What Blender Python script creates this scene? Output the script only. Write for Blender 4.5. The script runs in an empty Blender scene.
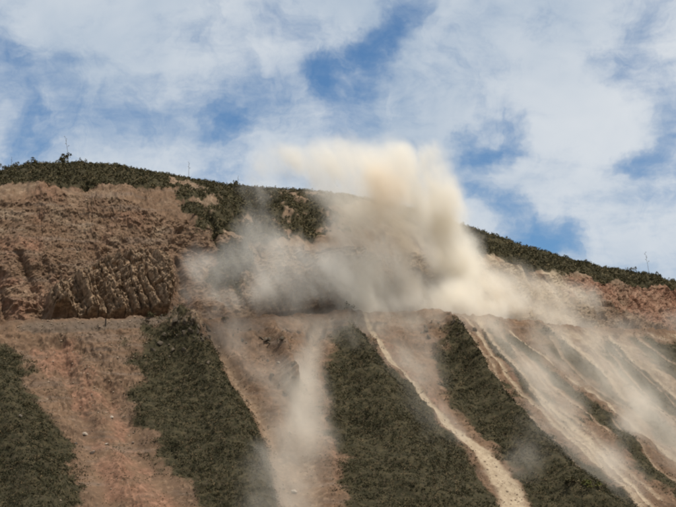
import bpy, math, random
import numpy as np

sc = bpy.context.scene
COL = sc.collection
rng = np.random.default_rng(7)
random.seed(7)

# ------------------------------------------------------------------ camera, light, sky, exposure
cam_data = bpy.data.cameras.new('camera')
cam = bpy.data.objects.new('camera', cam_data); COL.objects.link(cam)
cam.location = (0, 0, 0)
cam.rotation_euler = (math.radians(90 + 9), 0, 0)
cam_data.sensor_fit = 'HORIZONTAL'
cam_data.angle = math.radians(20)
cam_data.clip_start = 1.0; cam_data.clip_end = 20000
sc.camera = cam

SUN = np.array([0.30, -0.20, 0.92]); SUN /= np.linalg.norm(SUN)
SUN_EL = math.asin(SUN[2]); SUN_AZ = math.atan2(SUN[0], SUN[1])     # azimuth from +Y towards +X
sd = bpy.data.lights.new('sun', 'SUN'); sd.energy = 3.7; sd.angle = math.radians(0.5); sd.color = (1.0, 0.93, 0.82)
sun = bpy.data.objects.new('sun', sd); COL.objects.link(sun)
sun.rotation_euler = (math.pi/2 - SUN_EL, 0, math.pi - SUN_AZ)
sun.location = (100, 100, 400)

sc.view_settings.view_transform = 'Standard'; sc.view_settings.look = 'None'
sc.view_settings.exposure = 0.25; sc.view_settings.gamma = 1.0
sc.render.engine = 'CYCLES'
sc.cycles.use_denoising = True
sc.cycles.volume_bounces = 10
sc.cycles.max_bounces = 14
sc.cycles.volume_step_rate = 4.4
sc.cycles.volume_max_steps = 400
sc.cycles.filter_width = 2.2
sc.cycles.use_adaptive_sampling = True
sc.cycles.adaptive_threshold = 0.02

SKY_GAPS = [(0.0341, 0.9584, 0.2834, 0.0094, 0.55), (0.0269, 0.9619, 0.2721, 0.0083, 0.52), (0.0197, 0.9649, 0.2618, 0.0083, 0.50), (0.0104, 0.9677, 0.2518, 0.0094, 0.42), (-0.0016, 0.9693, 0.2458, 0.0083, 0.35), (-0.0104, 0.9690, 0.2468, 0.0063, 0.30), (0.0814, 0.9712, 0.2239, 0.0104, 0.45), (0.0727, 0.9738, 0.2155, 0.0094, 0.42), (0.0902, 0.9712, 0.2207, 0.0073, 0.35), (0.0634, 0.9754, 0.2111, 0.0073, 0.30), (0.0986, 0.9814, 0.1646, 0.0115, 0.50), (0.0883, 0.9806, 0.1750, 0.0104, 0.45), (0.1109, 0.9807, 0.1608, 0.0104, 0.36), (0.0609, 0.9789, 0.1948, 0.0125, 0.35), (0.0645, 0.9811, 0.1825, 0.0083, 0.30), (0.1549, 0.9553, 0.2518, 0.0125, 0.40), (0.1521, 0.9595, 0.2370, 0.0083, 0.25), (0.1595, 0.9664, 0.2018, 0.0115, 0.45), (0.1494, 0.9687, 0.1980, 0.0083, 0.35), (0.1643, 0.9621, 0.2176, 0.0104, 0.40), (0.1676, 0.9583, 0.2315, 0.0073, 0.30), (0.1681, 0.9694, 0.1788, 0.0083, 0.35), (-0.0198, 0.9816, 0.1900, 0.0073, 0.35), (-0.0551, 0.9723, 0.2274, 0.0094, 0.28), (-0.0603, 0.9731, 0.2222, 0.0073, 0.30), (-0.1581, 0.9598, 0.2318, 0.0157, 0.24), (-0.1730, 0.9559, 0.2372, 0.0146, 0.24), (-0.1355, 0.9631, 0.2326, 0.0136, 0.16), (-0.1728, 0.9518, 0.2535, 0.0104, 0.26), (-0.0692, 0.9796, 0.1886, 0.0125, 0.20), (-0.0484, 0.9796, 0.1950, 0.0094, 0.26), (0.1150, 0.9810, 0.1562, 0.0083, 0.40), (-0.0042, 0.9744, 0.2247, 0.0136, 0.20), (0.0036, 0.9732, 0.2297, 0.0104, 0.15), (-0.1178, 0.9667, 0.2271, 0.0136, 0.16), (-0.1431, 0.9626, 0.2299, 0.0365, 0.12), (-0.0975, 0.9732, 0.2085, 0.0261, 0.12), (-0.1534, 0.9662, 0.2070, 0.0261, 0.14), (-0.1684, 0.9638, 0.2065, 0.0125, 0.25), (-0.0820, 0.9723, 0.2189, 0.0157, 0.20), ]


world = bpy.data.worlds.new('World'); sc.world = world; world.use_nodes = True

class NT:
    """small helper for writing node graphs"""
    def __init__(self, tree): self.t = tree
    def n(self, kind, **kw):
        x = self.t.nodes.new(kind)
        for k, v in kw.items(): setattr(x, k, v)
        return x
    def link(self, a, b): self.t.links.new(a, b)
    def put(self, sock, v):
        if isinstance(v, bpy.types.NodeSocket): self.link(v, sock)
        elif v is not None: sock.default_value = v
    def m(self, op, a, b=None, c=None, clamp=False):
        x = self.n('ShaderNodeMath', operation=op, use_clamp=clamp)
        for i, v in enumerate((a, b, c)): self.put(x.inputs[i], v)
        return x.outputs[0]
    def v(self, op, a, b=None, scale=None):
        x = self.n('ShaderNodeVectorMath', operation=op)
        self.put(x.inputs[0], a)
        if b is not None: self.put(x.inputs[1], b)
        if scale is not None: self.put(x.inputs['Scale'], scale)
        return x.outputs['Value'] if op in ('DOT_PRODUCT', 'LENGTH', 'DISTANCE') else x.outputs['Vector']
    def ramp(self, val, lo, hi, a=0.0, b=1.0, smooth=True):
        x = self.n('ShaderNodeMapRange', interpolation_type='SMOOTHSTEP' if smooth else 'LINEAR')
        for k, q in zip(('Value', 'From Min', 'From Max', 'To Min', 'To Max'), (val, lo, hi, a, b)): self.put(x.inputs[k], q)
        return x.outputs[0]
    def noise(self, vec, scale, detail=4.0, rough=0.55, dist=0.0):
        x = self.n('ShaderNodeTexNoise')
        if vec is not None: self.link(vec, x.inputs['Vector'])
        self.put(x.inputs['Scale'], scale); x.inputs['Detail'].default_value = detail
        x.inputs['Roughness'].default_value = rough; x.inputs['Distortion'].default_value = dist
        return x.outputs[0]
    def mix(self, f, a, b, blend='MIX'):
        x = self.n('ShaderNodeMix', data_type='RGBA', blend_type=blend)
        self.put(x.inputs[0], f)
        for s, q in ((x.inputs[6], a), (x.inputs[7], b)):
            self.put(s, (*q, 1) if isinstance(q, tuple) and len(q) == 3 else q)
        return x.outputs[2]

w = NT(world.node_tree); w.t.nodes.clear()
sky = w.n('ShaderNodeTexSky', sky_type='NISHITA', sun_disc=False, sun_elevation=SUN_EL, sun_rotation=SUN_AZ,
          altitude=1500, air_density=1.0, dust_density=0.6, ozone_density=2.0)
tc = w.n('ShaderNodeTexCoord')
d = w.v('NORMALIZE', tc.outputs['Generated'])
sep = w.n('ShaderNodeSeparateXYZ'); w.link(d, sep.inputs[0])
# wobble the direction so the gaps between the clouds get ragged edges
nz = w.n('ShaderNodeTexNoise'); w.link(d, nz.inputs['Vector'])
nz.inputs['Scale'].default_value = 22; nz.inputs['Detail'].default_value = 5; nz.inputs['Roughness'].default_value = 0.6
wob = w.v('SCALE', w.v('SUBTRACT', nz.outputs['Color'], (0.5, 0.5, 0.5)), scale=0.06)
dw = w.v('NORMALIZE', w.v('ADD', d, wob))
gap = None
for gx, gy, gz, gr, gs in SKY_GAPS:
    g = w.ramp(w.v('DISTANCE', dw, (gx, gy, gz)), 0.0, gr*2.5, gs, 0.0)
    gap = g if gap is None else w.m('ADD', gap, g)
# cloud layer: direction projected on a flat layer, fbm in two sizes
zz = w.m('ADD', w.m('MAXIMUM', sep.outputs[2], 0.0), 0.16)
cc = w.n('ShaderNodeCombineXYZ')
w.link(w.m('DIVIDE', sep.outputs[0], zz), cc.inputs[0]); w.link(w.m('DIVIDE', sep.outputs[1], zz), cc.inputs[1])
big = w.noise(cc.outputs[0], 2.3, 6, 0.58, 0.3)
fine = w.noise(cc.outputs[0], 8.0, 6, 0.62, 0.4)
cover = w.m('ADD', w.m('ADD', w.m('MULTIPLY', big, 1.5), w.m('MULTIPLY', fine, 0.9)), -0.50)
wisp = w.noise(dw, 38.0, 6, 0.65, 0.6)
cover = w.m('ADD', cover, w.m('MULTIPLY', w.m('SUBTRACT', wisp, 0.5), 1.0))
cover = w.m('SUBTRACT', cover, w.m('MULTIPLY', w.m('MINIMUM', gap, 1.1), 0.86))
cover = w.ramp(cover, -0.28, 0.80)
soft = w.m('ADD', w.m('MULTIPLY', w.noise(d, 7.0, 5, 0.6, 0.5), 0.75), w.m('MULTIPLY', cover, 0.14))
cloud = w.mix(w.ramp(soft, 0.36, 0.66), (3.7, 4.45, 5.35), (6.0, 6.3, 6.6))
blue = w.mix(1.0, sky.outputs[0], (0.52, 0.71, 0.83), 'MULTIPLY')
skycol = w.mix(w.m('MULTIPLY', cover, 0.96), blue, cloud)
bg = w.n('ShaderNodeBackground'); w.link(skycol, bg.inputs[0]); bg.inputs[1].default_value = 0.1
wo = w.n('ShaderNodeOutputWorld'); w.link(bg.outputs[0], wo.inputs[0])

# ------------------------------------------------------------------ helpers
def tag(o, label=None, cat=None, group=None, kind=None):
    if label: o['label'] = label
    if cat: o['category'] = cat
    if group: o['group'] = group
    if kind: o['kind'] = kind
    return o

def new_mat(name):
    m = bpy.data.materials.new(name); m.use_nodes = True
    t = NT(m.node_tree); t.t.nodes.clear()
    b = t.n('ShaderNodeBsdfPrincipled'); o = t.n('ShaderNodeOutputMaterial'); t.link(b.outputs[0], o.inputs[0])
    b.inputs['Roughness'].default_value = 0.95; b.inputs['Specular IOR Level'].default_value = 0.12
    return m, t, b

def mesh_np(name, verts, faces, mat, smooth=False):
    """faces: an (n, k) array of k-gons"""
    verts = np.asarray(verts, np.float32); faces = np.asarray(faces, np.int32)
    me = bpy.data.meshes.new(name)
    k = faces.shape[1]
    me.vertices.add(len(verts)); me.vertices.foreach_set('co', verts.ravel())
    me.loops.add(faces.size); me.loops.foreach_set('vertex_index', faces.ravel())
    me.polygons.add(len(faces)); me.polygons.foreach_set('loop_start', np.arange(0, faces.size, k, dtype=np.int32))
    me.polygons.foreach_set('loop_total', np.full(len(faces), k, np.int32))
    me.polygons.foreach_set('use_smooth', np.full(len(faces), smooth, bool))
    me.update(calc_edges=True)
    if mat: me.materials.append(mat)
    return me

def link(name, me, loc=None, parent=None):
    o = bpy.data.objects.new(name, me); COL.objects.link(o)
    if loc is not None: o.location = [float(c) for c in loc]
    if parent: o.parent = parent
    return o

# smooth lattice noise, vectorised
_LAT = np.random.default_rng(3).random((32, 32, 32)).astype(np.float32)
def vnoise(p):
    i = np.floor(p).astype(np.int64); f = (p - i).astype(np.float32)
    f = f*f*f*(f*(f*6-15)+10)
    x0, y0, z0 = (i[..., k] & 31 for k in range(3)); x1, y1, z1 = (x0+1) & 31, (y0+1) & 31, (z0+1) & 31
    fx, fy, fz = f[..., 0], f[..., 1], f[..., 2]
    a = _LAT[x0, y0, z0]*(1-fx) + _LAT[x1, y0, z0]*fx
    b = _LAT[x0, y1, z0]*(1-fx) + _LAT[x1, y1, z0]*fx
    c = _LAT[x0, y0, z1]*(1-fx) + _LAT[x1, y0, z1]*fx
    e = _LAT[x0, y1, z1]*(1-fx) + _LAT[x1, y1, z1]*fx
    return (a*(1-fy)+b*fy)*(1-fz) + (c*(1-fy)+e*fy)*fz
_ROT = np.array([[0.36, 0.48, -0.8], [-0.8, 0.60, 0.0], [0.48, 0.64, 0.6]])
def fbm(p, freq, octaves=4, gain=0.5, ridged=False):
    out = 0; amp = 1.0; tot = 0
    for k in range(octaves):
        n = vnoise(p*freq + 17.3*k)*2 - 1
        p = p @ _ROT
        if ridged: n = 1 - 2*np.abs(n)
        out = out + amp*n; tot += amp; amp *= gain; freq *= 2.03
    return out/tot*1.6
def sstep(x, a, b):
    t = np.clip((x-a)/(b-a), 0, 1); return t*t*(3-2*t)

# ------------------------------------------------------------------ the shape of the mountainside
# The road runs along the slope; s is the distance along it in metres (0 near the middle of the view).
TAB_S = np.arange(-260, 321, 20.0)
TAB_Z = [51.9,52.2,52.6,52.9,53.3,53.6,54.0,54.7,55.5,56.2,57.4,59.0,60.9,63.3,65.0,66.0,65.9,65.9,66.8,68.2,69.8,71.3,72.9,74.5,76.1,77.6,79.1,80.6,82.1,83.6]
TAB_HC = [30.0,30.2,30.4,30.6,30.8,31.0,31.3,33.5,35.8,39.1,40.3,31.4,24.4,20.5,18.7,18.7,19.4,18.8,17.7,16.9,16.1,15.2,14.3,13.1,11.9,10.9,10.1,9.3,8.4,7.6]
TAB_HR = [40.0,40.2,40.5,40.7,41.0,41.2,42.4,46.2,49.9,53.5,54.5,53.9,51.1,46.7,44.7,44.1,44.6,44.1,34.8,27.5,24.0,20.9,18.2,16.8,15.4,14.2,13.5,12.8,11.8,11.0]
ROAD_W = 6.0
SLOPE_L = 125.0

_S1 = np.arange(-260, 320.5, 0.5)
_A1 = np.radians(30 + 22*np.tanh(_S1/90.0))
def _cum(v):
    c = np.concatenate([[0], np.cumsum((v[1:]+v[:-1])*0.25)])
    return c - c[520]
_PX = _cum(np.cos(_A1)); _PY = 500 + _cum(np.sin(_A1))
def _smooth(tab, w=9.0):
    v = np.interp(_S1, TAB_S, tab)
    k = np.exp(-0.5*(np.arange(-60, 61)*0.5/w)**2); k /= k.sum()
    return np.convolve(np.pad(v, 60, mode='edge'), k, mode='valid')
_Z1, _HC1, _HR1 = _smooth(TAB_Z), _smooth(TAB_HC), _smooth(TAB_HR)

def base_point(s, q):
    """world position of chart point (s, q): q < 0 metres down the slope below the road, 0..6 the road,
    6..36 the cut bank, 36..56 the upper slope up to the crest, beyond 56 the back of the hill"""
    s = np.asarray(s, float); q = np.asarray(q, float)
    it = lambda v: np.interp(s, _S1, v)
    a = it(_A1); px, py, z0, hc, hr = it(_PX), it(_PY), it(_Z1), it(_HC1), it(_HR1)
    nx, ny = np.sin(a), -np.cos(a)
    gam = np.radians(np.interp(s, [-120, 0, 60, 120], [50, 52, 58, 60]))
    tl = np.minimum(q, 0)
    h = -tl*np.cos(np.radians(40)); z = tl*np.sin(np.radians(40)) + 0.0009*tl*tl
    h = h - np.clip(q, 0, ROAD_W)
    v = np.clip((q-ROAD_W)/30, 0, 1)
    # bank a little steeper towards its top
    z = z + hc*(v**1.05); h = h - hc/np.tan(gam)*(v**0.95)
    w = np.clip((q-36)/20, 0, 1)
    dh = np.maximum(hr-hc, 0.5)
    z = z + dh*(1-(1-w)**1.35); h = h - dh/np.tan(np.radians(27))*w
    b = np.maximum(q-56, 0)
    z = z - 0.008*b*b*np.minimum(1, 30/np.maximum(b, 1e-3)); h = h - b
    return np.stack([px+nx*h, py+ny*h, z0+z], -1), np.stack([nx, ny, 0*nx], -1)

# ------------------------------------------------------------------ what covers the slope, in chart coordinates (s, q)
AREAS = {
 'scrub_low': [
  [(-103.5, -0.8), (-89.5, -5.6), (-86.5, -9.2), (-84.0, -18.4), (-81.0, -32.8), (-78.0, -48.4), (-75.0, -64.0), (-75.5, -80.8), (-81.5, -103.2), (-108.0, -100.8)],
  [(-52.0, -0.4), (-43.5, -0.4), (-40.5, -7.6), (-39.0, -16.0), (-37.0, -26.4), (-35.5, -37.6), (-34.5, -48.0), (-36.0, -62.0), (-39.5, -77.6), (-42.0, -104.8), (-52.0, -104.8), (-53.5, -83.2), (-57.0, -69.6), (-60.0, -56.8), (-61.0, -39.6), (-59.5, -18.4), (-55.5, -6.4)],
  [(-2.5, -2.8), (3.0, -2.4), (3.5, -8.0), (4.5, -20.8), (3.5, -36.8), (4.0, -48.8), (4.5, -61.6), (4.5, -74.4), (1.5, -93.2), (2.0, -104.8), (-32.5, -104.8), (-30.0, -87.2), (-23.0, -66.0), (-21.5, -50.0), (-17.5, -32.8), (-10.5, -16.4)],
  [(25.5, -6.4), (34.5, -5.2), (34.0, -12.8), (32.5, -22.8), (31.0, -37.6), (32.5, -47.2), (32.5, -58.8), (34.0, -70.0), (34.0, -82.0), (30.0, -96.8), (40.0, -104.8), (12.5, -104.8), (8.5, -94.0), (9.5, -80.0), (10.0, -65.6), (12.5, -48.0), (16.5, -31.6), (21.0, -18.0)],
  [(47.5, -7.6), (46.5, -16.8), (44.5, -30.0), (44.0, -44.4), (44.0, -58.0), (36.0, -60.4), (36.0, -46.4), (37.0, -31.6), (41.0, -17.2)],
  [(54.5, -4.8), (60.5, -10.0), (58.5, -26.0), (58.0, -40.4), (57.5, -54.0), (57.0, -67.2), (53.5, -87.6), (46.0, -93.2), (45.5, -77.6), (47.0, -62.0), (46.5, -45.6), (48.5, -29.2), (49.5, -16.0)],
  [(68.5, -3.6), (82.0, -3.2), (81.5, -13.2), (79.0, -26.8), (79.5, -39.2), (80.5, -59.2), (70.0, -69.2), (69.0, -49.6), (68.5, -32.8), (68.0, -18.0), (65.0, -11.6)],
  [(94.0, -5.2), (106.5, -3.6), (101.5, -19.2), (102.5, -34.0), (102.5, -48.0), (85.0, -58.8), (83.0, -44.4), (84.0, -28.4), (85.5, -17.2)],
  [(116.5, -2.4), (153.5, -1.6), (149.0, -26.8), (114.5, -42.8), (110.5, -29.2), (109.0, -17.2)],
 ],
 'scrub_high': [
  [(-107.5, 46.6), (-86.0, 55.7), (-66.5, 55.3), (-51.5, 55.3), (-30.0, 55.0), (-23.0, 52.5), (-35.5, 42.0), (-45.0, 39.6), (-54.0, 39.9), (-70.0, 38.9), (-78.5, 39.9), (-87.5, 42.7), (-107.5, 38.9)],
  [(86.0, 52.2), (85.0, 47.6), (99.0, 45.9), (122.0, 46.6), (149.0, 45.2), (175.0, 38.2), (188.5, 35.0), (174.0, 36.8), (140.0, 36.8), (106.5, 36.1), (77.5, 36.1), (60.5, 37.1), (51.0, 37.5)],
 ],
 'scrub_shade_mid': [
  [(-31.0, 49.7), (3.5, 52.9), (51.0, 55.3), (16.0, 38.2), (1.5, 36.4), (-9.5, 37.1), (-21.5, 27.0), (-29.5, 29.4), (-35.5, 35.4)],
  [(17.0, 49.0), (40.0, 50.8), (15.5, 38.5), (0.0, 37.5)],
  [(-28.5, 37.1), (-10.5, 38.2), (-18.0, 24.5), (-23.5, 13.7), (-30.0, 16.5)],  # scrub extended here to darken the slope, painting in its partial shade
 ],
 'outcrop': [
  [(-76.5, 7.7), (-76.5, 13.0), (-71.0, 16.1), (-62.5, 18.9), (-56.0, 21.7), (-49.5, 23.5), (-44.5, 23.1), (-43.0, 18.9), (-43.5, 13.0), (-46.0, 7.0)],
  [(-19.0, 7.0), (-16.0, 22.8), (-7.0, 30.5), (0.5, 34.0), (6.5, 31.9), (9.0, 20.3), (6.5, 7.7)],
 ],
 'red': [
  [(106.5, 37.5), (128.5, 40.6), (140.0, 36.8), (175.0, 38.2), (204.5, 38.9), (189.0, 9.1), (159.5, 9.8), (138.5, 12.6), (120.0, 21.0), (102.5, 28.4)],
  [(-96.0, 22.8), (-83.0, 21.0), (-72.5, 16.8), (-76.5, 7.7), (-96.0, 8.1)],
 ],
 'red_low': [
  [(-84.5, -8.0), (-71.0, -4.0), (-62.0, -27.2), (-62.0, -47.6), (-58.5, -66.0), (-54.5, -89.2), (-71.5, -86.8), (-73.0, -64.4), (-73.0, -46.8)],
  [(7.0, -10.8), (12.0, -13.2), (11.0, -39.6), (10.5, -56.4), (10.5, -72.0), (8.5, -86.0), (5.5, -85.2), (6.0, -66.0), (6.0, -44.0), (6.0, -20.4)],
  [(13.0, -66.8), (13.0, -76.8), (9.0, -94.4), (8.5, -104.8), (2.0, -104.8), (6.5, -90.4)],
  [(-22.5, -52.4), (-19.5, -57.6), (-28.0, -87.2), (-32.0, -92.4)],
  [(40.5, -14.8), (42.5, -22.8), (40.5, -49.6), (36.0, -78.0), (33.5, -77.6), (33.5, -54.8), (34.0, -32.8)],
 ],
}
LINES = {
 'chute': [
  [(8.0, -0.4, 1.4), (7.0, -14.0, 1.4), (7.0, -24.4, 1.6), (6.0, -38.0, 1.6), (6.0, -49.6, 1.9), (7.0, -58.4, 2.4), (8.5, -67.2, 3.5), (8.0, -77.2, 4.3), (7.0, -85.6, 4.9), (5.0, -93.6, 5.4), (5.0, -104.8, 6.5)],
  [(41.5, -2.4, 1.1), (39.5, -12.4, 1.1), (36.5, -26.4, 1.1), (36.0, -38.4, 1.1), (36.5, -48.4, 1.1), (36.0, -60.4, 1.1), (35.0, -70.8, 1.1), (34.5, -77.6, 0.8)],
  [(46.5, -2.0, 1.6), (44.0, -12.0, 1.4), (43.0, -24.8, 1.1), (41.0, -39.2, 1.1), (40.5, -54.0, 1.1), (39.5, -68.4, 1.4), (37.5, -82.0, 1.1), (34.5, -97.2, 1.1), (40.0, -104.8, 1.4)],
  [(40.0, -36.0, 0.8), (38.5, -52.4, 1.1), (38.0, -66.4, 1.1), (34.5, -80.4, 1.4), (32.0, -96.8, 1.6)],
  [(56.0, -6.4, 1.1), (59.5, -16.0, 0.8), (61.5, -24.8, 0.8), (63.0, -34.8, 1.1), (63.0, -45.6, 1.1), (64.0, -55.2, 1.1), (64.0, -70.0, 1.4), (64.5, -86.8, 1.6)],
  [(79.5, -6.4, 2.4), (79.0, -17.6, 1.6), (79.0, -26.8, 1.4), (76.0, -37.6, 1.1)],
  [(103.5, -4.8, 1.9), (101.5, -19.2, 1.4), (101.0, -35.2, 1.4), (102.5, -48.0, 1.4)],
  [(51.5, -6.4, 0.8), (48.5, -22.4, 0.8), (47.0, -38.8, 0.5)],
  [(69.5, -6.4, 0.8), (68.5, -18.8, 0.8), (69.5, -32.0, 0.8), (71.5, -47.2, 0.8)],
  [(88.0, -4.4, 0.8), (86.0, -18.0, 0.8), (85.5, -33.6, 0.8), (86.5, -53.6, 0.8)],
  [(119.5, -4.4, 1.1), (119.5, -16.8, 0.8), (119.5, -30.8, 0.8)],
  [(94.5, -4.0, 0.8), (91.0, -18.8, 0.8), (88.0, -35.6, 0.5)],
  [(37.0, -2.8, 1.1), (35.0, -18.8, 0.8), (32.5, -32.4, 0.8)],
  [(51.5, -16.0, 0.5), (50.0, -31.2, 0.8), (49.5, -46.4, 0.8), (48.5, -61.6, 0.5)],
  [(34.0, -15.2, 0.5), (31.0, -32.8, 0.8), (30.5, -48.4, 0.8), (30.5, -62.4, 0.8), (28.0, -77.6, 0.5)],
  [(99.0, -6.0, 0.8), (98.5, -17.2, 0.5), (97.5, -32.0, 0.5), (96.5, -44.8, 0.8)],
  [(56.5, -50.8, 0.8), (55.0, -65.6, 0.8), (52.5, -83.2, 0.8)],
  [(43.0, -46.0, 0.8), (42.5, -60.0, 0.8), (42.0, -75.6, 1.1), (40.0, -93.2, 1.1)],
  [(-37.5, -4.0, 2.7), (-37.0, -16.0, 3.2), (-35.5, -29.6, 3.8), (-34.0, -43.6, 4.3), (-34.0, -60.0, 4.9), (-37.5, -85.6, 5.4), (-40.5, -104.8, 5.4)],
  [(-8.5, -6.0, 3.8), (-16.0, -22.4, 3.8), (-23.5, -38.0, 4.9), (-29.0, -56.0, 6.5), (-32.0, -71.6, 7.0), (-34.5, -86.4, 7.0), (-37.0, -104.8, 7.0)],
  [(-65.5, -26.8, 3.8), (-64.5, -40.4, 5.4), (-63.0, -54.0, 7.0), (-60.0, -70.0, 8.1), (-56.5, -86.4, 9.2), (-54.0, -102.8, 9.7)],
  [(-75.0, -8.4, 3.8), (-74.0, -24.0, 3.8), (-72.0, -42.0, 4.3), (-71.5, -64.4, 4.9), (-69.5, -86.8, 5.4)],
 ],
 'spur': [
  [(-44.0, -0.4, 6.8), (-42.5, -22.4, 7.6), (-42.5, -49.6, 8.6), (-44.5, -84.8, 9.7)],
  [(1.0, -2.4, 4.3), (-4.0, -31.2, 8.1), (-7.5, -59.2, 11.9), (-12.5, -90.4, 16.2)],
  [(31.5, -4.4, 3.2), (26.0, -32.8, 4.9), (23.5, -62.0, 7.0), (20.0, -95.6, 8.6)],
  [(-96.5, -7.6, 5.9), (-90.0, -32.4, 7.6), (-85.0, -63.6, 8.6), (-83.5, -90.0, 9.7)],
  [(-22.0, -5.6, 3.2), (-23.0, -19.2, 3.2), (-25.0, -34.0, 2.7)],
  [(51.0, -7.2, 1.6), (46.5, -34.0, 2.2), (44.0, -62.4, 2.2)],
  [(73.5, -5.2, 1.9), (71.5, -29.6, 2.2), (75.5, -51.6, 2.4)],
  [(99.5, -4.8, 1.9), (93.5, -26.0, 2.2), (93.0, -48.0, 2.4)],
 ],
 'gully': [
  [(7.5, 52.2, 2.2), (-7.5, 39.9, 2.7), (-13.0, 29.1, 2.7)],
  [(19.5, 47.3, 3.8), (10.0, 40.3, 4.3), (2.0, 35.0, 3.2)],
  [(-39.0, 23.8, 1.6), (-39.5, 15.8, 2.4), (-39.5, 6.7, 3.8)],
  [(-83.0, 21.7, 2.2), (-80.5, 15.4, 2.7), (-77.5, 7.7, 3.8)],
  [(-89.5, 17.9, 2.7), (-88.5, 13.3, 2.7), (-87.5, 8.1, 3.2)],
  [(-24.0, 40.3, 1.4), (-26.0, 33.3, 1.6), (-24.5, 27.0, 1.6)],
 ],
}


def area_sd(S, Q, polys):
    """signed distance in metres, positive inside any of the polygons"""
    best = np.full(S.shape, -1e9, np.float32)
    for poly in polys:
        d2 = np.full(S.shape, 1e18); ins = np.zeros(S.shape, bool)
        n = len(poly)
        for i in range(n):
            (ax, ay), (bx, by) = poly[i], poly[(i+1) % n]
            ex, ey = bx-ax, by-ay
            t = np.clip(((S-ax)*ex + (Q-ay)*ey)/(ex*ex+ey*ey+1e-9), 0, 1)
            d2 = np.minimum(d2, (S-ax-t*ex)**2 + (Q-ay-t*ey)**2)
            c = (ay > Q) != (by > Q)
            ins ^= c & (S < (bx-ax)*(Q-ay)/(by-ay+1e-12) + ax)
        dd = np.sqrt(d2); best = np.maximum(best, np.where(ins, dd, -dd))
    return best
def line_d(S, Q, line):
    """distance to a line divided by its half width there"""
    best = np.full(S.shape, 1e9)
    for (ax, ay, aw), (bx, by, bw) in zip(line, line[1:]):
        ex, ey = bx-ax, by-ay
        t = np.clip(((S-ax)*ex + (Q-ay)*ey)/(ex*ex+ey*ey+1e-9), 0, 1)
        d = np.sqrt((S-ax-t*ex)**2 + (Q-ay-t*ey)**2)/(0.5*(aw+(bw-aw)*t))
        best = np.minimum(best, d)
    return best

# grid of chart coordinates: finest where the view looks
sv = np.concatenate([np.arange(-190, -112, 1.2), np.arange(-112, -79, 0.36), np.arange(-79, -41, 0.17), np.arange(-41, 172, 0.36), np.arange(172, 241, 1.2)])
qv = np.concatenate([np.arange(-118, -98, 1.0), np.arange(-98, -0.3, 0.36), np.array([-0.2, 0.0, 0.15, 0.5, 1.2, 2, 3, 4, 5, 5.6, 5.85, 6.0]),
                     np.arange(6.2, 24, 0.17), np.arange(24, 36, 0.26), np.arange(36.2, 57, 0.36), np.arange(58, 110, 2.0)])
S, Q = np.meshgrid(sv, qv, indexing='ij')
P, N = base_point(S, Q)
N3 = N.copy(); N3[..., 2] = np.where(Q < 0, 0.9, np.where(Q < 36, 0.45, 1.6)); N3 /= np.linalg.norm(N3, axis=-1, keepdims=True)
WP = np.stack([S, Q, 0*S], -1)                           # noise space that follows the slope

warp = fbm(P, 1/9., 3)*1.5 + fbm(P, 1/2.2, 3)*0.8         # ragged borders
below = sstep(-Q, 0.0, 3.0); bank = sstep(Q, 6.0, 8.5)*sstep(57-Q, 0, 1.5)
sd_scrub = area_sd(S, Q, AREAS['scrub_low'])
veg_low = sstep(sd_scrub + 2.0*warp*np.where(S > 40, 1.3, 1.0), -3.2, 3.6)*sstep(-Q + 2.0*warp, 0.0, 7.0)
sd_hi = area_sd(S, Q, AREAS['scrub_high'])
veg_hi = sstep(sd_hi + 0.8*warp, -0.8, 0.8)
veg_hi = np.maximum(veg_hi, sstep(Q + 2.5*warp, 46, 51)*0.95)
veg_hi = np.maximum(veg_hi, sstep(Q + warp, 37.5, 40)*sstep(S, 52, 60))
sd_mid = area_sd(S, Q, AREAS['scrub_shade_mid'])
veg_shade_mid = sstep(sd_mid + 3.0*warp, -2, 3)*sstep(fbm(P, 1/5., 4, 0.6), -0.85, -0.05)*0.95
out_sd = area_sd(S, Q, AREAS['outcrop'])
outc = sstep(out_sd + 0.5*warp, -0.2, 0.9)
red = sstep(area_sd(S, Q, AREAS['red']) + warp*2.2, -4, 5)*(0.6+0.6*sstep(S, 0, 100))*np.clip(0.75+0.5*fbm(P, 1/5., 4), 0, 1)
red = np.maximum(red, sstep(area_sd(S, Q, AREAS['red_low']) + warp, -2.0, 3.0)*0.6*np.clip(0.8+0.6*fbm(P, 1/6., 4), 0, 1))
chute = np.full(S.shape, 9.0); chute_i = np.full(S.shape, -1)
cw = fbm(P, 1/4.0, 5, 0.6)*0.15
for i, L in enumerate(LINES['chute']):
    d = line_d(S, Q, L); m = d < chute; chute = np.where(m, d, chute); chute_i = np.where(m, i, chute_i)
thin = (chute_i > 0) & (chute_i < 18)
ch = np.where(thin, sstep(chute + 2*cw, 3.2, 0.0), sstep(chute + cw, 1.65, 0.55))
pale_w = np.array([.95, .8, .85, .7, .85, .75, .7, .5, .5, .55, .5, .45, .55, .5, .5, .45, .5, .5, .35, .32, .10, .05][:22])[chute_i]
spur = np.full(S.shape, 9.0)
for L in LINES['spur'][:5]: spur = np.minimum(spur, line_d(S, Q, L))
gul = np.full(S.shape, 9.0)
for L in LINES['gully']: gul = np.minimum(gul, line_d(S, Q, L))

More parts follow.
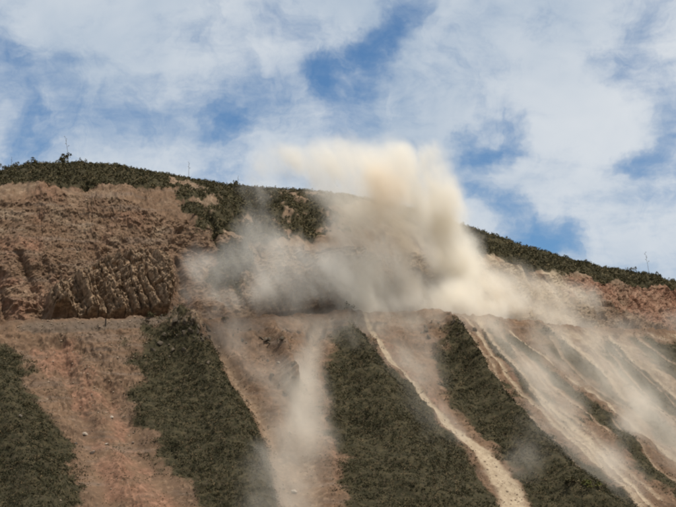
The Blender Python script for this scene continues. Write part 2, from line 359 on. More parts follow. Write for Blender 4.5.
def hrand(i, k=0.0):
    x = np.sin(i*12.9898 + k*78.233)*43758.5453
    return x - np.floor(x)
def slabs(c, q, wid, length, k):
    ci = np.floor(c/wid); cf = c/wid - ci
    qq_ = q/length + hrand(ci, k)*3.0; qi = np.floor(qq_); qf = qq_ - qi
    dep = hrand(ci*7.1 + qi*3.7, k+1)
    edge = np.minimum(np.minimum(cf, 1-cf)*wid, np.minimum(qf, 1-qf)*length*0.8)
    tilt = (cf-0.5)*(hrand(ci, k+2)-0.25) + (qf-0.5)*0.35
    return dep + 0.5*tilt*wid/2 - 0.55*sstep(edge, 0.35, 0.0)
# ---- relief along the outward normal
D = np.zeros(S.shape)
D += below*(fbm(P, 1/17., 3)*1.3 + fbm(P, 1/5., 5, 0.58)*0.75*(1-0.7*ch) + fbm(P, 1/2.6, 4, 0.6, ridged=True)*0.32*(1-0.9*ch)*(1-0.6*veg_low))
D -= below*0.5*np.clip(fbm(np.stack([S/1.7 + 0.8*fbm(P, 1/6., 2), Q/22., 0*S+2.2], -1), 1.0, 3, 0.6, ridged=True), 0, 2)*(1-0.5*veg_low)*(1-0.85*ch)*sstep(-Q, 2, 9)
D += below*np.exp(-spur**2*0.8)*np.minimum(4.0, 0.18*np.maximum(-Q, 0)+0.9)
D -= below*np.exp(-(chute/1.2)**2)*np.where(chute_i >= 18, 2.6, np.where(chute_i == 0, 0.6, 0.35))
rough_left = below*sstep(-S, 40, 60)*(1-veg_low)*sstep(-Q, 52, 30)
D += rough_left*(fbm(P, 1/3.6, 5, 0.62, ridged=True)*0.5 + fbm(P, 1/0.9, 2)*0.26)
# bank: rills running down, ledges across, rough soil
wob_s = 0.9*fbm(P, 1/7., 3, 0.55)
rill = fbm(np.stack([S/3.0 + wob_s, Q/17., 0*S+3.3], -1), 1.0, 5, 0.6, ridged=True)
rill2 = fbm(np.stack([S/8. + 0.7*wob_s, Q/34., 0*S+8.3], -1), 1.0, 3, 0.5, ridged=True)
ledge = fbm(np.stack([S/18., P[..., 2]/1.9 + 0.5*fbm(P, 1/9., 2), 0*S+1.3], -1), 1.0, 4, 0.6, ridged=True)
right = sstep(S, 40, 90)
bamp = bank*sstep(Q, 6, 11)*sstep(57-Q, 0, 12)
D += bamp*(1-0.6*right)*(1-outc)*(0.22*slabs(S + 0.4*Q + 2.2*fbm(P, 1/9., 3), Q + 2.0*fbm(P+9, 1/7., 3), 5.0, 7.5, 3.0) + 0.14*slabs(S - 0.2*Q + fbm(P, 1/5., 3), Q + fbm(P+9, 1/4., 3), 2.1, 2.6, 4.0))
D += bamp*((0.42+0.35*right)*rill + (1.25-0.5*right)*rill2 + (0.36-0.25*right)*ledge + fbm(P, 1/12., 3)*1.6 + fbm(P, 1/3.4, 5, 0.66, ridged=True)*0.36*(1-0.45*right) + fbm(P, 1/1.3, 3, 0.7, ridged=True)*0.30)
butt = np.exp(-(((S+46.3)-0.12*(Q-14))/2.6)**2)*sstep(Q, 6, 8)*sstep(26-Q, 0, 7)
D += butt*3.2
D -= bank*np.exp(-gul**2)*2.4
# the rock outcrops: steep slanting ribs
cR = S + 0.32*Q + 0.6*fbm(P, 1/6., 3, 0.5)
qR = Q + 0.5*fbm(P + 40, 1/4., 3)
ribs = fbm(np.stack([cR/5.5, Q/30., 0*S+5.1], -1), 1.0, 2, 0.5, ridged=True)
D += outc*(2.6 + 1.5*ribs + 2.3*slabs(cR, qR, 2.3, 10.0, 1.0) + 0.8*slabs(cR*1.03+3, qR, 1.0, 3.6, 5.0) + 0.45*slabs(cR*0.97+1, qR, 0.55, 1.7, 9.0)*(S < -35) + 0.3*fbm(P, 1/1.1, 3))*sstep(Q, 6.0, 6.8)*np.where(S > -35, 0.45, 1.0)
# rocky knobs at the heads of the spurs
knob = lambda s, q, r: np.exp(-((S-s)**2 + ((Q-q)*0.8)**2)/r**2)
kn = knob(-45, -4.5, 5.5)*1.0 + knob(29, -8, 6)*0.45 + knob(-28, -10, 3)*0.4 + knob(-24, -15, 2.6)*0.5 + knob(-24, -31, 4)*0.75 + knob(4, -2, 4)*0.35 + knob(71, -8, 3)*0.4
D += sstep(-Q, -0.3, 3)*kn*(2.6 + 1.6*fbm(P, 1/2.2, 3, 0.55, ridged=True))
# earth berm on the outer edge of the road
berm = np.exp(-((Q+0.4)/1.5)**2)*sstep(-S, 46, 52)*sstep(S, -92, -84)
rim = np.exp(-((Q+0.2)/0.7)**2)*(0.30+0.75*fbm(P, 1/3., 4, 0.65))*(Q < 2)
D *= np.where((Q > 0) & (Q < 6), 0.0, 1.0)
V = P + N3*D[..., None]
V[..., 2] += 1.5*berm + np.maximum(rim, 0)*(Q < 1.3)

crest_bumps = 0
for s_, h_, w_ in ((-45, 2.2, 5), (-40, 1.0, 3), (2, 1.7, 5), (9, -0.8, 2.5), (31, 1.5, 5), (24, 0.7, 3), (45, -0.8, 3), (54, 0.9, 4), (71, 1.4, 3), (86, 0.8, 4), (100, 0.9, 4), (-27, 0.9, 2), (-20, 0.8, 3), (-13, 0.6, 2.5)):
    crest_bumps = crest_bumps + h_*np.exp(-((S-s_)/w_)**2)
V[..., 2] += crest_bumps*(0.75+0.5*fbm(P, 1/2.5, 3))*np.exp(-((Q+1.6)/2.0)**2)*(Q < 1.3)
grey = np.maximum(sstep(np.exp(-((Q+2.2)/1.7)**2)*sstep(-S, 46, 52)*sstep(S, -90, -80), .3, .7)*0.8, kn*0.6)
pale = np.maximum(ch*pale_w, 0.62*right*below*(1-veg_low)*(0.7+0.5*fbm(P, 1/5., 3)))
pale = np.maximum(pale, sstep(S, -34, -24)*sstep(-S, -120, -70)*bank*0.34)
pale = np.maximum(pale, bank*sstep(S, 18, 50)*np.clip(0.42+0.4*rill+0.3*fbm(P, 1/6., 3), 0, 0.9)*(1-0.62*sstep(S, 98, 128)))
pale = np.maximum(pale, 0.25*sstep(np.abs(Q-3), 3.4, 2.6))
lb = bank*sstep(-S, 20, 40)*(1-outc)
red = np.maximum(red, lb*np.clip(0.18+0.35*fbm(P, 1/8., 4), 0, 0.6)); pale = np.maximum(pale, lb*np.clip(0.14+0.35*fbm(P+30, 1/6., 4), 0, 0.4))
rock = np.maximum(outc*np.where(S > -35, 0.45, 1.0), np.clip(kn*1.25, 0, 1)*np.clip(0.65+0.5*fbm(P, 1/1.5, 2), 0, 1))
veg = np.clip(np.maximum(np.maximum(veg_low*(1-0.95*ch*np.clip(pale_w*2, 0, 1)), veg_hi), veg_shade_mid), 0, 1)
veg *= np.where((S > 44) & (Q < 0), 0.8, 1.0)
veg *= 1 - 0.75*np.clip(rock, 0, 1)*(fbm(P, 1/1.6, 2) > -0.35)*(Q < 0)

# ------------------------------------------------------------------ ground material
m_ground, t, b = new_mat('hillside_earth')
geo = t.n('ShaderNodeNewGeometry'); pos = geo.outputs['Position']
at1 = t.n('ShaderNodeAttribute', attribute_name='cover'); at2 = t.n('ShaderNodeAttribute', attribute_name='grey')
sx = t.n('ShaderNodeSeparateColor'); t.link(at1.outputs['Color'], sx.inputs[0])
fa, fb_, fc = t.noise(pos, 0.16, 4, 0.6), t.noise(pos, 0.75, 5, 0.65), t.noise(pos, 3.2, 4, 0.7)
grain = t.m('ADD', t.m('MULTIPLY', t.m('SUBTRACT', fb_, 0.5), 0.9), t.m('MULTIPLY', t.m('SUBTRACT', fc, 0.5), 0.8))
soil = t.mix(t.ramp(fa, 0.35, 0.65), (0.158, 0.098, 0.061), (0.122, 0.078, 0.051))
soil = t.mix(t.ramp(fb_, 0.48, 0.7), soil, (0.220, 0.142, 0.091))
mp = t.n('ShaderNodeMapping'); mp.inputs['Scale'].default_value = (0.05, 0.05, 0.55); t.link(pos, mp.inputs[0])
strata = t.noise(mp.outputs[0], 1.0, 4, 0.6)
soil = t.mix(t.m('MULTIPLY', t.ramp(strata, 0.52, 0.66), 0.55), soil, (0.17, 0.125, 0.095))
redc = t.mix(t.ramp(fb_, 0.38, 0.66), (0.175, 0.090, 0.057), (0.270, 0.150, 0.098))
rk = t.mix(t.ramp(fb_, 0.4, 0.62), (0.125, 0.085, 0.054), (0.31, 0.215, 0.138))
pl = t.mix(t.ramp(fb_, 0.35, 0.7), (0.30, 0.232, 0.158), (0.41, 0.328, 0.230))
def soften(f, k=0.5): return t.ramp(t.m('ADD', f, t.m('MULTIPLY', grain, k)), 0.25, 0.75)
c = t.mix(soften(sx.outputs[1]), soil, redc)
c = t.mix(soften(at1.outputs['Alpha']), c, rk)
c = t.mix(t.m('MULTIPLY', at2.outputs['Fac'], 0.8), c, (0.115, 0.092, 0.072))
c = t.mix(t.m('MULTIPLY', t.ramp(t.m('ADD', sx.outputs[2], t.m('MULTIPLY', grain, 0.35)), 0.1, 0.95), 0.95), c, pl)
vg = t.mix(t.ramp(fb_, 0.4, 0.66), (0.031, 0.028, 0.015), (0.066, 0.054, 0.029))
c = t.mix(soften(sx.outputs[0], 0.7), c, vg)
# scattered dark gravel and tufts of dead grass
spk = t.noise(pos, 1.4, 6, 0.72)
c = t.mix(t.m('MULTIPLY', t.ramp(spk, 0.53, 0.62), t.m('SUBTRACT', 0.62, t.m('MULTIPLY', sx.outputs[2], 0.6))), c, (0.075, 0.055, 0.036))
t.link(c, b.inputs['Base Color'])
bp = t.n('ShaderNodeBump'); bp.inputs['Strength'].default_value = 0.9; bp.inputs['Distance'].default_value = 0.35
t.link(t.m('ADD', t.m('MULTIPLY', fb_, 0.6), t.m('MULTIPLY', fc, 0.4)), bp.inputs['Height']); t.link(bp.outputs[0], b.inputs['Normal'])

# ------------------------------------------------------------------ cut the grid into the pieces of the setting
ns, nq = S.shape
idx = np.arange(ns*nq).reshape(ns, nq)
quads = np.stack([idx[:-1, :-1], idx[1:, :-1], idx[1:, 1:], idx[:-1, 1:]], -1)
qc = 0.5*(qv[:-1]+qv[1:])[None, :].repeat(ns-1, 0)
oc = 0.25*(outc[:-1, :-1]+outc[1:, :-1]+outc[1:, 1:]+outc[:-1, 1:])
sc_c = 0.5*(sv[:-1]+sv[1:])[:, None].repeat(nq-1, 1)
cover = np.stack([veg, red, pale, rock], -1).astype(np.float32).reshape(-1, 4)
greyf = grey.astype(np.float32).ravel()
Vf = V.reshape(-1, 3)
def cut(name, mask, kind='structure', smooth=True):
    f = quads[mask]
    used, inv = np.unique(f, return_inverse=True)
    me = mesh_np(name, Vf[used], inv.reshape(f.shape), m_ground, smooth)
    a = me.attributes.new('cover', 'FLOAT_COLOR', 'POINT'); a.data.foreach_set('color', cover[used].ravel())
    a = me.attributes.new('grey', 'FLOAT', 'POINT'); a.data.foreach_set('value', greyf[used])
    return tag(link(name, me), kind=kind)
is_rock = (oc > 0.5) & (qc > 6.2)
cut('lower_hillside', qc < 0)
tag(cut('road', (qc > 0) & (qc < 6)), 'narrow dirt road running level across the hillside')
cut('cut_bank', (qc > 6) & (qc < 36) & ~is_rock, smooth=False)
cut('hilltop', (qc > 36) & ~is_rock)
o = cut('rock_outcrop', is_rock & (sc_c < -35), smooth=False)
o['label'] = 'ribbed brown rock outcrop standing above the road on the left'
o = cut('rock_outcrop', is_rock & (sc_c > -35), smooth=False)
o['label'] = 'rock outcrop half veiled by dust above the road in the centre'

# valley floor, one sheet out to the horizon
m_val, t, b = new_mat('valley_ground')
geo = t.n('ShaderNodeNewGeometry')
t.link(t.mix(t.noise(geo.outputs['Position'], 0.02, 6, 0.6), (0.07, 0.065, 0.035), (0.16, 0.12, 0.075)), b.inputs['Base Color'])
R = 9000
g = mesh_np('valley_ground', [(-R, -R, -2.5), (R, -R, -2.5), (R, R, -2.5), (-R, R, -2.5)], [(0, 1, 2, 3)], m_val)
tag(link('valley_ground', g), kind='structure')

# ------------------------------------------------------------------ scrub and bushes
def leaf_mat(name, dark, light, dry):
    m, t, b = new_mat(name)
    a = t.n('ShaderNodeAttribute', attribute_name='tint')
    s = t.n('ShaderNodeSeparateColor'); t.link(a.outputs['Color'], s.inputs[0])
    c = t.mix(s.outputs[0], dark, light)
    c = t.mix(s.outputs[1], c, dry)
    t.link(c, b.inputs['Base Color'])
    b.inputs['Roughness'].default_value = 0.85
    return m
m_scrub = leaf_mat('scrub_leaves', (0.022, 0.0215, 0.0105), (0.056, 0.051, 0.024), (0.18, 0.125, 0.068))
m_bush = leaf_mat('bush_leaves', (0.036, 0.033, 0.016), (0.108, 0.092, 0.048), (0.17, 0.13, 0.07))
m_bright = leaf_mat('yellow_leaves', (0.045, 0.05, 0.014), (0.10, 0.10, 0.028), (0.22, 0.19, 0.06))

def leaves(cent, rad, hgt, n, size, r, up=0.3):
    """n leaf quads in a low dome around each centre; returns verts, quads, index of the dome"""
    M = len(cent)
    th = r.random((M, n))*2*np.pi; rr = np.sqrt(r.random((M, n))); zz = r.random((M, n))
    lump = 0.75+0.5*vnoise(np.stack([np.cos(th)*1.3+cent[:, None, 0], np.sin(th)*1.3+cent[:, None, 1], zz*2], -1))
    env = np.sqrt(np.clip(1-zz**2, 0.05, 1))*lump
    c = np.stack([cent[:, None, 0]+rad[:, None]*rr*env*np.cos(th), cent[:, None, 1]+rad[:, None]*rr*env*np.sin(th), cent[:, None, 2]+hgt[:, None]*(zz*0.95-0.05)*lump], -1)
    nrm = r.normal(size=(M, n, 3)); nrm[..., 2] += up; nrm /= np.linalg.norm(nrm, axis=-1, keepdims=True)
    a = np.cross(nrm, r.normal(size=(M, n, 3))); a /= np.linalg.norm(a, axis=-1, keepdims=True)+1e-9
    bb = np.cross(nrm, a)
    sz = size*(0.6+0.8*r.random((M, n, 1)))*np.minimum(1, 0.4+0.6*rad[:, None, None])
    a = a*sz; bb = bb*sz*(0.5+0.4*r.random((M, n, 1)))
    v = np.stack([c-a, c-bb*0.9+a*0.2, c+a, c+bb], 2)
    return v.reshape(-1, 3), np.arange(M*n*4).reshape(-1, 4), np.repeat(np.arange(M), n)
def add_tint(me, light, dry):
    col = np.zeros((len(me.polygons), 4), np.float32); col[:, 0] = light; col[:, 1] = dry; col[:, 3] = 1
    a = me.attributes.new('tint', 'FLOAT_COLOR', 'FACE'); a.data.foreach_set('color', col.ravel())

# ground positions sampled from the grid with a given chance per square metre
area = np.linalg.norm(np.cross(V[1:, :-1]-V[:-1, :-1], V[:-1, 1:]-V[:-1, :-1]), axis=-1)
def cell(a): return 0.25*(a[:-1, :-1]+a[1:, :-1]+a[1:, 1:]+a[:-1, 1:])
def scatter(density):
    lam = density*area
    cnt = rng.poisson(np.clip(lam, 0, 6))
    i, j = np.nonzero(cnt); k = cnt[i, j]; i = np.repeat(i, k); j = np.repeat(j, k)
    u, v = rng.random(len(i))[:, None], rng.random(len(i))[:, None]
    p = V[i, j]*(1-u)*(1-v)+V[i+1, j]*u*(1-v)+V[i, j+1]*(1-u)*v+V[i+1, j+1]*u*v
    return p, i, j
inview = (sc_c > -125) & (sc_c < 185)
vegc = cell(veg); vlow = cell(veg_low); rockc = cell(np.clip(rock, 0, 1))
clump = cell(fbm(P, 1/3.5, 4, 0.6))
terr = cell(fbm(np.stack([S/14., Q/1.5+1.5*fbm(P, 1/12., 2), 0*S], -1), 1.0, 3, 0.6))      # cattle tracks across the slope
dens = inview*(qc < -0.3)*np.clip(vegc-0.06, 0, 1)*np.where(sc_c > 44, 0.5, 1.0)*np.clip(3.3+2.4*clump, 0.6, 6)*(1+0.9*np.clip(terr, -1, 1))
p, i, j = scatter(dens)
rad = 0.15+0.80*rng.random(len(p))**3.5; hgt = rad*(0.6+0.7*rng.random(len(p)))
v, f, own = leaves(p, rad, hgt, 10, 0.18, rng)
me = mesh_np('hillside_scrub', v, f, m_scrub)
big_t = np.clip(0.5+0.5*fbm(p, 1/5., 3), 0, 1)
dry = (rng.random(len(p)) < 0.16+0.30*(1-vlow[i, j]))*(0.3+0.6*rng.random(len(p)))
add_tint(me, np.clip(big_t[own]*0.7+0.45*(rng.random(len(own))-0.3), 0, 1), dry[own])
tag(link('hillside_scrub', me), 'low dark scrub and dry grass covering the spurs below the road', kind='stuff')
print('scrub tufts', len(p))
# thin dry grass on the bare earth and on the bank
dens = inview*(qc < 55)*((qc > 6.5) | (qc < -1))*np.clip(1-vegc*1.3, 0, 1)*np.clip(1-rockc*0.7, 0, 1)*np.clip(1-1.5*cell(pale), 0, 1)*np.clip(0.35+0.9*clump, 0, 1)*1.7
p, i, j = scatter(dens)
rad = 0.12+0.30*rng.random(len(p))**2.5; hgt = rad*0.9
v, f, own = leaves(p, rad, hgt, 6, 0.17, rng, 0.0)
me = mesh_np('dry_grass', v, f, m_scrub)
dry = np.where(rng.random(len(p)) < 0.6, 0.1, 0.3+0.7*rng.random(len(p)))
add_tint(me, 0.3+0.7*rng.random(len(own)), dry[own])
tag(link('dry_grass', me), 'sparse dry grass tufts on the bare earth', kind='stuff')
print('grass tufts', len(p))
# undergrowth of the hilltop between the bushes
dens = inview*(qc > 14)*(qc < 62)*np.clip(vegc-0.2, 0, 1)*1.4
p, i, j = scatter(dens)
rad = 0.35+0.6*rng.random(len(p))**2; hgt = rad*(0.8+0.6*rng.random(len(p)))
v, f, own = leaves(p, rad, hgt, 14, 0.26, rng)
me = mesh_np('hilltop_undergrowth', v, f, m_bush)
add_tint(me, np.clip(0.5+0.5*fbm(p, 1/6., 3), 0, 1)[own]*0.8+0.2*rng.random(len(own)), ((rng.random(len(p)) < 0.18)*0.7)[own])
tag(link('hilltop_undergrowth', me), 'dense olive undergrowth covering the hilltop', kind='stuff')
print('undergrowth', len(p))

# bushes one by one
def bush_mesh(k, n=150, mat=None, dryness=0.1, tall=1.0, lobes=6):
    r = np.random.default_rng(100+k)
    c = np.stack([r.normal(0, 0.42, lobes), r.normal(0, 0.42, lobes), np.abs(r.normal(0.45, 0.3, lobes))*tall], -1)
    rad = 0.32+0.34*r.random(lobes); hgt = rad*1.25*tall
    v, f, own = leaves(c, rad, hgt, n//lobes, 0.20, r)
    me = mesh_np('bush', v, f, mat or m_bush)
    lt = (0.2+0.6*r.random(lobes))[own]
    add_tint(me, np.clip(lt+0.5*(r.random(len(own))-0.5), 0, 1), (r.random(len(own)) < dryness)*0.8)
    return me
def stem_mesh(h=0.9, n=4):
    vs, fs = [], []
    r = np.random.default_rng(5)
    for k in range(n):
        a = k*2*math.pi/n + 0.4; tip = np.array([0.35*math.cos(a), 0.35*math.sin(a), h*(0.8+0.3*r.random())])
        o0 = len(vs)
        for z, w_ in ((-0.3, 0.06), (0.4, 0.045), (1.0, 0.015)):
            c0 = tip*max(z, 0) + np.array([0, 0, min(z, 0)])
            for e in range(4): vs.append(c0+w_*np.array([math.cos(e*math.pi/2), math.sin(e*math.pi/2), 0]))
        for l in range(2):
            for e in range(4): fs.append((o0+l*4+e, o0+l*4+(e+1) % 4, o0+l*4+4+(e+1) % 4, o0+l*4+4+e))
    return mesh_np('stem', vs, fs, m_wood)
m_wood, t, b = new_mat('dry_wood')
geo = t.n('ShaderNodeNewGeometry')
t.link(t.mix(t.noise(geo.outputs['Position'], 6.0, 3), (0.10, 0.07, 0.045), (0.2, 0.15, 0.10)), b.inputs['Base Color'])
B_MESH = [bush_mesh(k, 168, tall=0.8+0.12*(k % 4), dryness=0.05+0.05*(k % 4)) for k in range(8)]
ST = stem_mesh()
def at(s, q):
    """nearest point of the finished ground for chart point (s, q)"""
    return V[np.argmin(np.abs(sv-s)), np.argmin(np.abs(qv-q))]
def place_bush(p, size, label, group, k=None, squash=1.0, name='bush'):
    me = B_MESH[rng.integers(len(B_MESH)) if k is None else k]
    o = link(name, me, p); o.rotation_euler = (0, 0, rng.random()*6.28)
    o.scale = (size, size, size*squash)
    return tag(o, label, 'bush', group)
def spread(dens, n, gap):
    """n well spaced ground points, drawn with the given density"""
    p, i, j = scatter(dens); order = rng.permutation(len(p)); got = []
    for k in order:
        if all((p[k][0]-g[0])**2+(p[k][1]-g[1])**2+(p[k][2]-g[2])**2 > gap*gap for g in got): got.append(p[k])
        if len(got) >= n: break
    return got
hi_c = cell(veg_hi)
for p in spread(inview*(hi_c > 0.5)*(sc_c < 8)*(sc_c > -112)*(qc > 37)*(qc < 57)*0.8, 105, 1.9):
    place_bush(p, 0.5+1.05*rng.random()**2, 'olive bush in the dense crowd covering the hilltop on the left', 'bushes crowding the left hilltop')
for p in spread(inview*(hi_c > 0.5)*(sc_c > 62)*(sc_c < 182)*(qc > 36)*(qc < 57)*1.2, 85, 1.9):
    place_bush(p, 0.5+1.0*rng.random()**2, 'dark bush in the strip along the skyline above the right-hand cut', 'bushes along the right skyline')
for p in spread(inview*(cell(veg_shade_mid) > 0.3)*(qc < 57)*0.5, 50, 1.9):
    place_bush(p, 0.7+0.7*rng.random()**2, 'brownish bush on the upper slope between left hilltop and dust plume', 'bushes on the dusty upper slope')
for p in spread(inview*(vlow > 0.6)*(qc < -1)*(qc > -92)*(sc_c > -108)*(sc_c < -30)*0.3, 36, 2.6):
    place_bush(p, 0.6+0.5*rng.random(), 'small dark bush in the scrub below the road on the left', 'bushes on the left spurs', squash=0.8)
for p in spread(inview*(vlow > 0.6)*(qc < -1)*(qc > -92)*(sc_c > -30)*(sc_c < 130)*0.3, 30, 2.6):
    place_bush(p, 0.6+0.5*rng.random(), 'small dark bush in the scrub below the road on the right', 'bushes on the right spurs', squash=0.8)
def single(s, q, size, label, k, squash=1.0, mat=None, dz=0.0):
    e = bpy.data.objects.new('bush', None); COL.objects.link(e)
    p = at(s, q); e.location = [float(p[0]), float(p[1]), float(p[2])+dz]; tag(e, label, 'bush')
    me = bush_mesh(k, 240, mat, 0.08, 1.0, 7)
    fo = link('foliage', me, parent=e); fo.scale = (size, size, size*squash)
    st = link('stem', ST, parent=e); st.scale = (size, size, size*squash)
    return e
single(-65.5, 54.5, 2.0, 'tallest bush on the left skyline, just left of the tall dry stalk', 31)
single(-75.5, 54.5, 1.9, 'broad yellowish bush on the far left skyline', 32, 0.8)
single(4.0, 0.5, 1.5, 'lone small bush on the road edge in front of the dust, under the plume', 33)
single(-52.0, -0.8, 1.3, 'dark bush at the top of the rocky spur, beside the right end of the outcrop', 34, 0.8)
single(19.5, -92.6, 1.7, 'yellow-green bush at the bottom edge on the right', 35, 0.8, m_bright)
single(173.5, 52.0, 1.6, 'dark bush standing up from the skyline at the far right', 36, 1.2)
single(70.5, -6.5, 2.4, 'wide dark bush overhanging the head of a dusty gully on the right', 37, 0.6)
single(-32.0, -0.2, 1.3, 'low dark bush lying along the road edge, just right of the rocky spur', 38, 0.5)
single(17.5, -89, 1.8, 'blackish bush at the bottom edge left of the yellow-green bush', 39, 0.7)

# ------------------------------------------------------------------ dry flower stalks on the skyline
m_stalk, t, b = new_mat('dry_stalk')
geo = t.n('ShaderNodeNewGeometry')
t.link(t.mix(t.noise(geo.outputs['Position'], 3.0, 3), (0.09, 0.075, 0.055), (0.16, 0.13, 0.09)), b.inputs['Base Color'])
m_agave = leaf_mat('agave_leaf', (0.07, 0.09, 0.05), (0.11, 0.13, 0.08), (0.2, 0.17, 0.1))
def tube(pts, radii, k=6):
    vs, fs = [], []
    for p0, r0 in zip(pts, radii):
        for e in range(k): vs.append((p0[0]+r0*math.cos(e*2*math.pi/k), p0[1]+r0*math.sin(e*2*math.pi/k), p0[2]))
    for l in range(len(pts)-1):
        for e in range(k): fs.append((l*k+e, l*k+(e+1) % k, l*k+k+(e+1) % k, l*k+k+e))
    return vs, fs
def stalk(s, q, h, lean, label, heads=5, dz=0.0):
    e = bpy.data.objects.new('flower_stalk', None); COL.objects.link(e)
    p = at(s, q); e.location = [float(p[0]), float(p[1]), float(p[2])+dz]; tag(e, label, 'plant', 'dry flower stalks on the skyline')
    n = 9; pts = [(lean*h*(k/(n-1))**1.6, 0.02*math.sin(k), h*k/(n-1)) for k in range(n)]
    vs, fs = tube(pts, [0.075-0.05*k/(n-1) for k in range(n)])
    link('stem', mesh_np('stem', vs, fs, m_stalk, True), parent=e)
    for a in range(heads):
        k0 = 0.62+0.36*a/max(heads-1, 1); base = (lean*h*k0**1.6, 0, h*k0); ang = a*2.4
        L = h*0.07*(1.5-k0)
        pts = [base, (base[0]+L*0.6*math.cos(ang), L*0.6*math.sin(ang), base[2]+L*0.35), (base[0]+L*math.cos(ang), L*math.sin(ang), base[2]+L*0.9), (base[0]+L*1.05*math.cos(ang), L*1.05*math.sin(ang), base[2]+L*1.25)]
        vs, fs = tube(pts, [0.03, 0.03, 0.11, 0.03], 5)
        link('flower_head', mesh_np('flower_head', vs, fs, m_stalk), parent=e)
    vs, fs = [], []
    for a in range(14):
        ang = a*2.4; L = 0.9+0.3*random.random(); el = 0.25+0.9*random.random(); dx, dy = math.cos(ang), math.sin(ang); o0 = len(vs)
        for tt, w_ in ((0, 0.07), (0.5, 0.10), (1.0, 0.01)):
            cx, cz = L*tt*math.cos(el), L*tt*math.sin(el)
            vs += [(cx*dx-w_*dy, cx*dy+w_*dx, cz), (cx*dx+w_*dy, cx*dy-w_*dx, cz+0.02)]
        fs += [(o0, o0+1, o0+3, o0+2), (o0+2, o0+3, o0+5, o0+4)]
    me = mesh_np('leaf_rosette', vs, fs, m_agave); add_tint(me, 0.5, 0.2)
    link('leaf_rosette', me, parent=e)
stalk(-63.5, 55.0, 8.0, -0.14, 'tallest dry flower stalk on the left skyline, leaning slightly left')
stalk(-13.0, 55.0, 5.2, 0.0, 'short thin flower stalk on the skyline between the tall left stalk and the dust')
stalk(8.0, 55.0, 3.2, 0.05, 'tiny flower stalk on the skyline at the edge of the dust', 3)
stalk(170.5, 54.0, 9.0, -0.14, 'tall faint flower stalk on the right skyline', 6)
stalk(-83.0, 55.0, 3.2, 0.03, 'small stalk at the far left end of the skyline', 3)

# ------------------------------------------------------------------ rocks
m_stone, t, b = new_mat('pale_stone')
geo = t.n('ShaderNodeNewGeometry'); oi = t.n('ShaderNodeObjectInfo')
c = t.mix(t.noise(geo.outputs['Position'], 1.6, 5, 0.6), (0.25, 0.20, 0.155), (0.46, 0.39, 0.32))
t.link(c, b.inputs['Base Color'])
m_rock, t, b = new_mat('grey_rock')
geo = t.n('ShaderNodeNewGeometry')
t.link(t.mix(t.noise(geo.outputs['Position'], 0.9, 5, 0.65), (0.05, 0.040, 0.030), (0.15, 0.12, 0.088)), b.inputs['Base Color'])
def stone_mesh(k, mat, flat=0.6):
    import bmesh
    r = random.Random(k); bm = bmesh.new(); bmesh.ops.create_icosphere(bm, subdivisions=2, radius=1.0)
    cuts = []
    for _ in range(9):
        n = np.array([r.gauss(0, 1), r.gauss(0, 1), r.gauss(0, 1)]); n /= np.linalg.norm(n); cuts.append((n, 0.34+0.3*r.random()))
    for v_ in bm.verts:
        p_ = np.array(v_.co)
        for n, d_ in cuts:
            x = p_.dot(n)
            if x > d_: p_ = p_ - n*(x-d_)
        p_ = p_*(1+0.1*r.random()); v_.co = (p_[0]*1.15, p_[1], p_[2]*flat)
    me = bpy.data.meshes.new('stone'); bm.to_mesh(me); bm.free(); me.materials.append(mat)
    return me
def boulder(s, q, size, label, k, flat=0.6):
    p = at(s, q); o = link('boulder', stone_mesh(k, m_stone, flat), (p[0], p[1], p[2]+size*flat*0.35))
    o.scale = (size, size*0.9, size); o.rotation_euler = (0.1, 0.15*(k % 3-1), k*1.3)
    return tag(o, label, 'boulder', 'loose boulders on the slope')
boulder(-72.5, -46.0, 1.15, 'largest pale boulder on the reddish slide at lower left, highest of the close trio', 11, 0.55)
boulder(-71.5, -54.4, 0.95, 'flat pale boulder at the lowest of the trio on the reddish slide', 12, 0.5)
boulder(-68.5, -51.6, 0.75, 'small pale boulder on the right of the trio on the reddish slide', 13)
boulder(-66.0, -39.6, 0.60, 'small pale stone lying alone above the trio on the reddish slide', 14, 0.8)
boulder(-74.5, -50.8, 0.50, 'small grey stone at the left edge of the reddish slide beside the scrub', 15)
boulder(-29.5, -51.2, 0.80, 'pale boulder seen through dust high in the middle gully', 16)
boulder(-34.5, -76.0, 0.85, 'pale boulder low in the dusty middle gully near the bottom edge', 17, 0.75)
boulder(-86.5, -45.6, 0.65, 'pale stone in the dark scrub at far left', 18)
boulder(-25.5, -24.0, 0.55, 'bright stone below the dark rocks in the middle gully', 19)
boulder(-62.5, -50.0, 0.42, 'tiny reddish stone on the right side of the reddish slide', 20)
S_MESH = [stone_mesh(40+k, m_rock, 0.55+0.15*(k % 3)) for k in range(7)]
def rock_group(s0, q0, ds, dq, n, size, label):
    e = bpy.data.objects.new('rock_cluster', None); COL.objects.link(e)
    p0 = at(s0, q0); e.location = [float(c) for c in p0]; tag(e, label, 'rocks', 'rock clusters at the heads of the spurs')
    for k in range(n):
        p = at(s0+ds*rng.normal()*0.5, q0+dq*rng.normal()*0.5)
        z = size*(0.5+1.1*rng.random()**2)
        o = link('rock', S_MESH[rng.integers(7)], p-p0+np.array([0, 0, 0.12*z]), e); o.scale = (z*0.5, z*0.8, z*1.25); o.rotation_euler = (rng.normal()*0.3, 0.35+rng.normal()*0.3, rng.random()*6.28)
rock_group(-44.5, -7.5, 8.5, 13, 80, 0.95, 'jagged dark rocks on the spur right of the outcrop')
rock_group(28.5, -9.5, 9, 5, 26, 0.8, 'row of dark rocks across the top of the spur right of centre')
rock_group(-29.0, -9.6, 2.6, 4, 9, 0.8, 'upper left dark rocks in the head of the middle gully')
rock_group(-25.0, -15.5, 2.5, 6, 12, 0.8, 'middle dark rocks in the head of the middle gully')
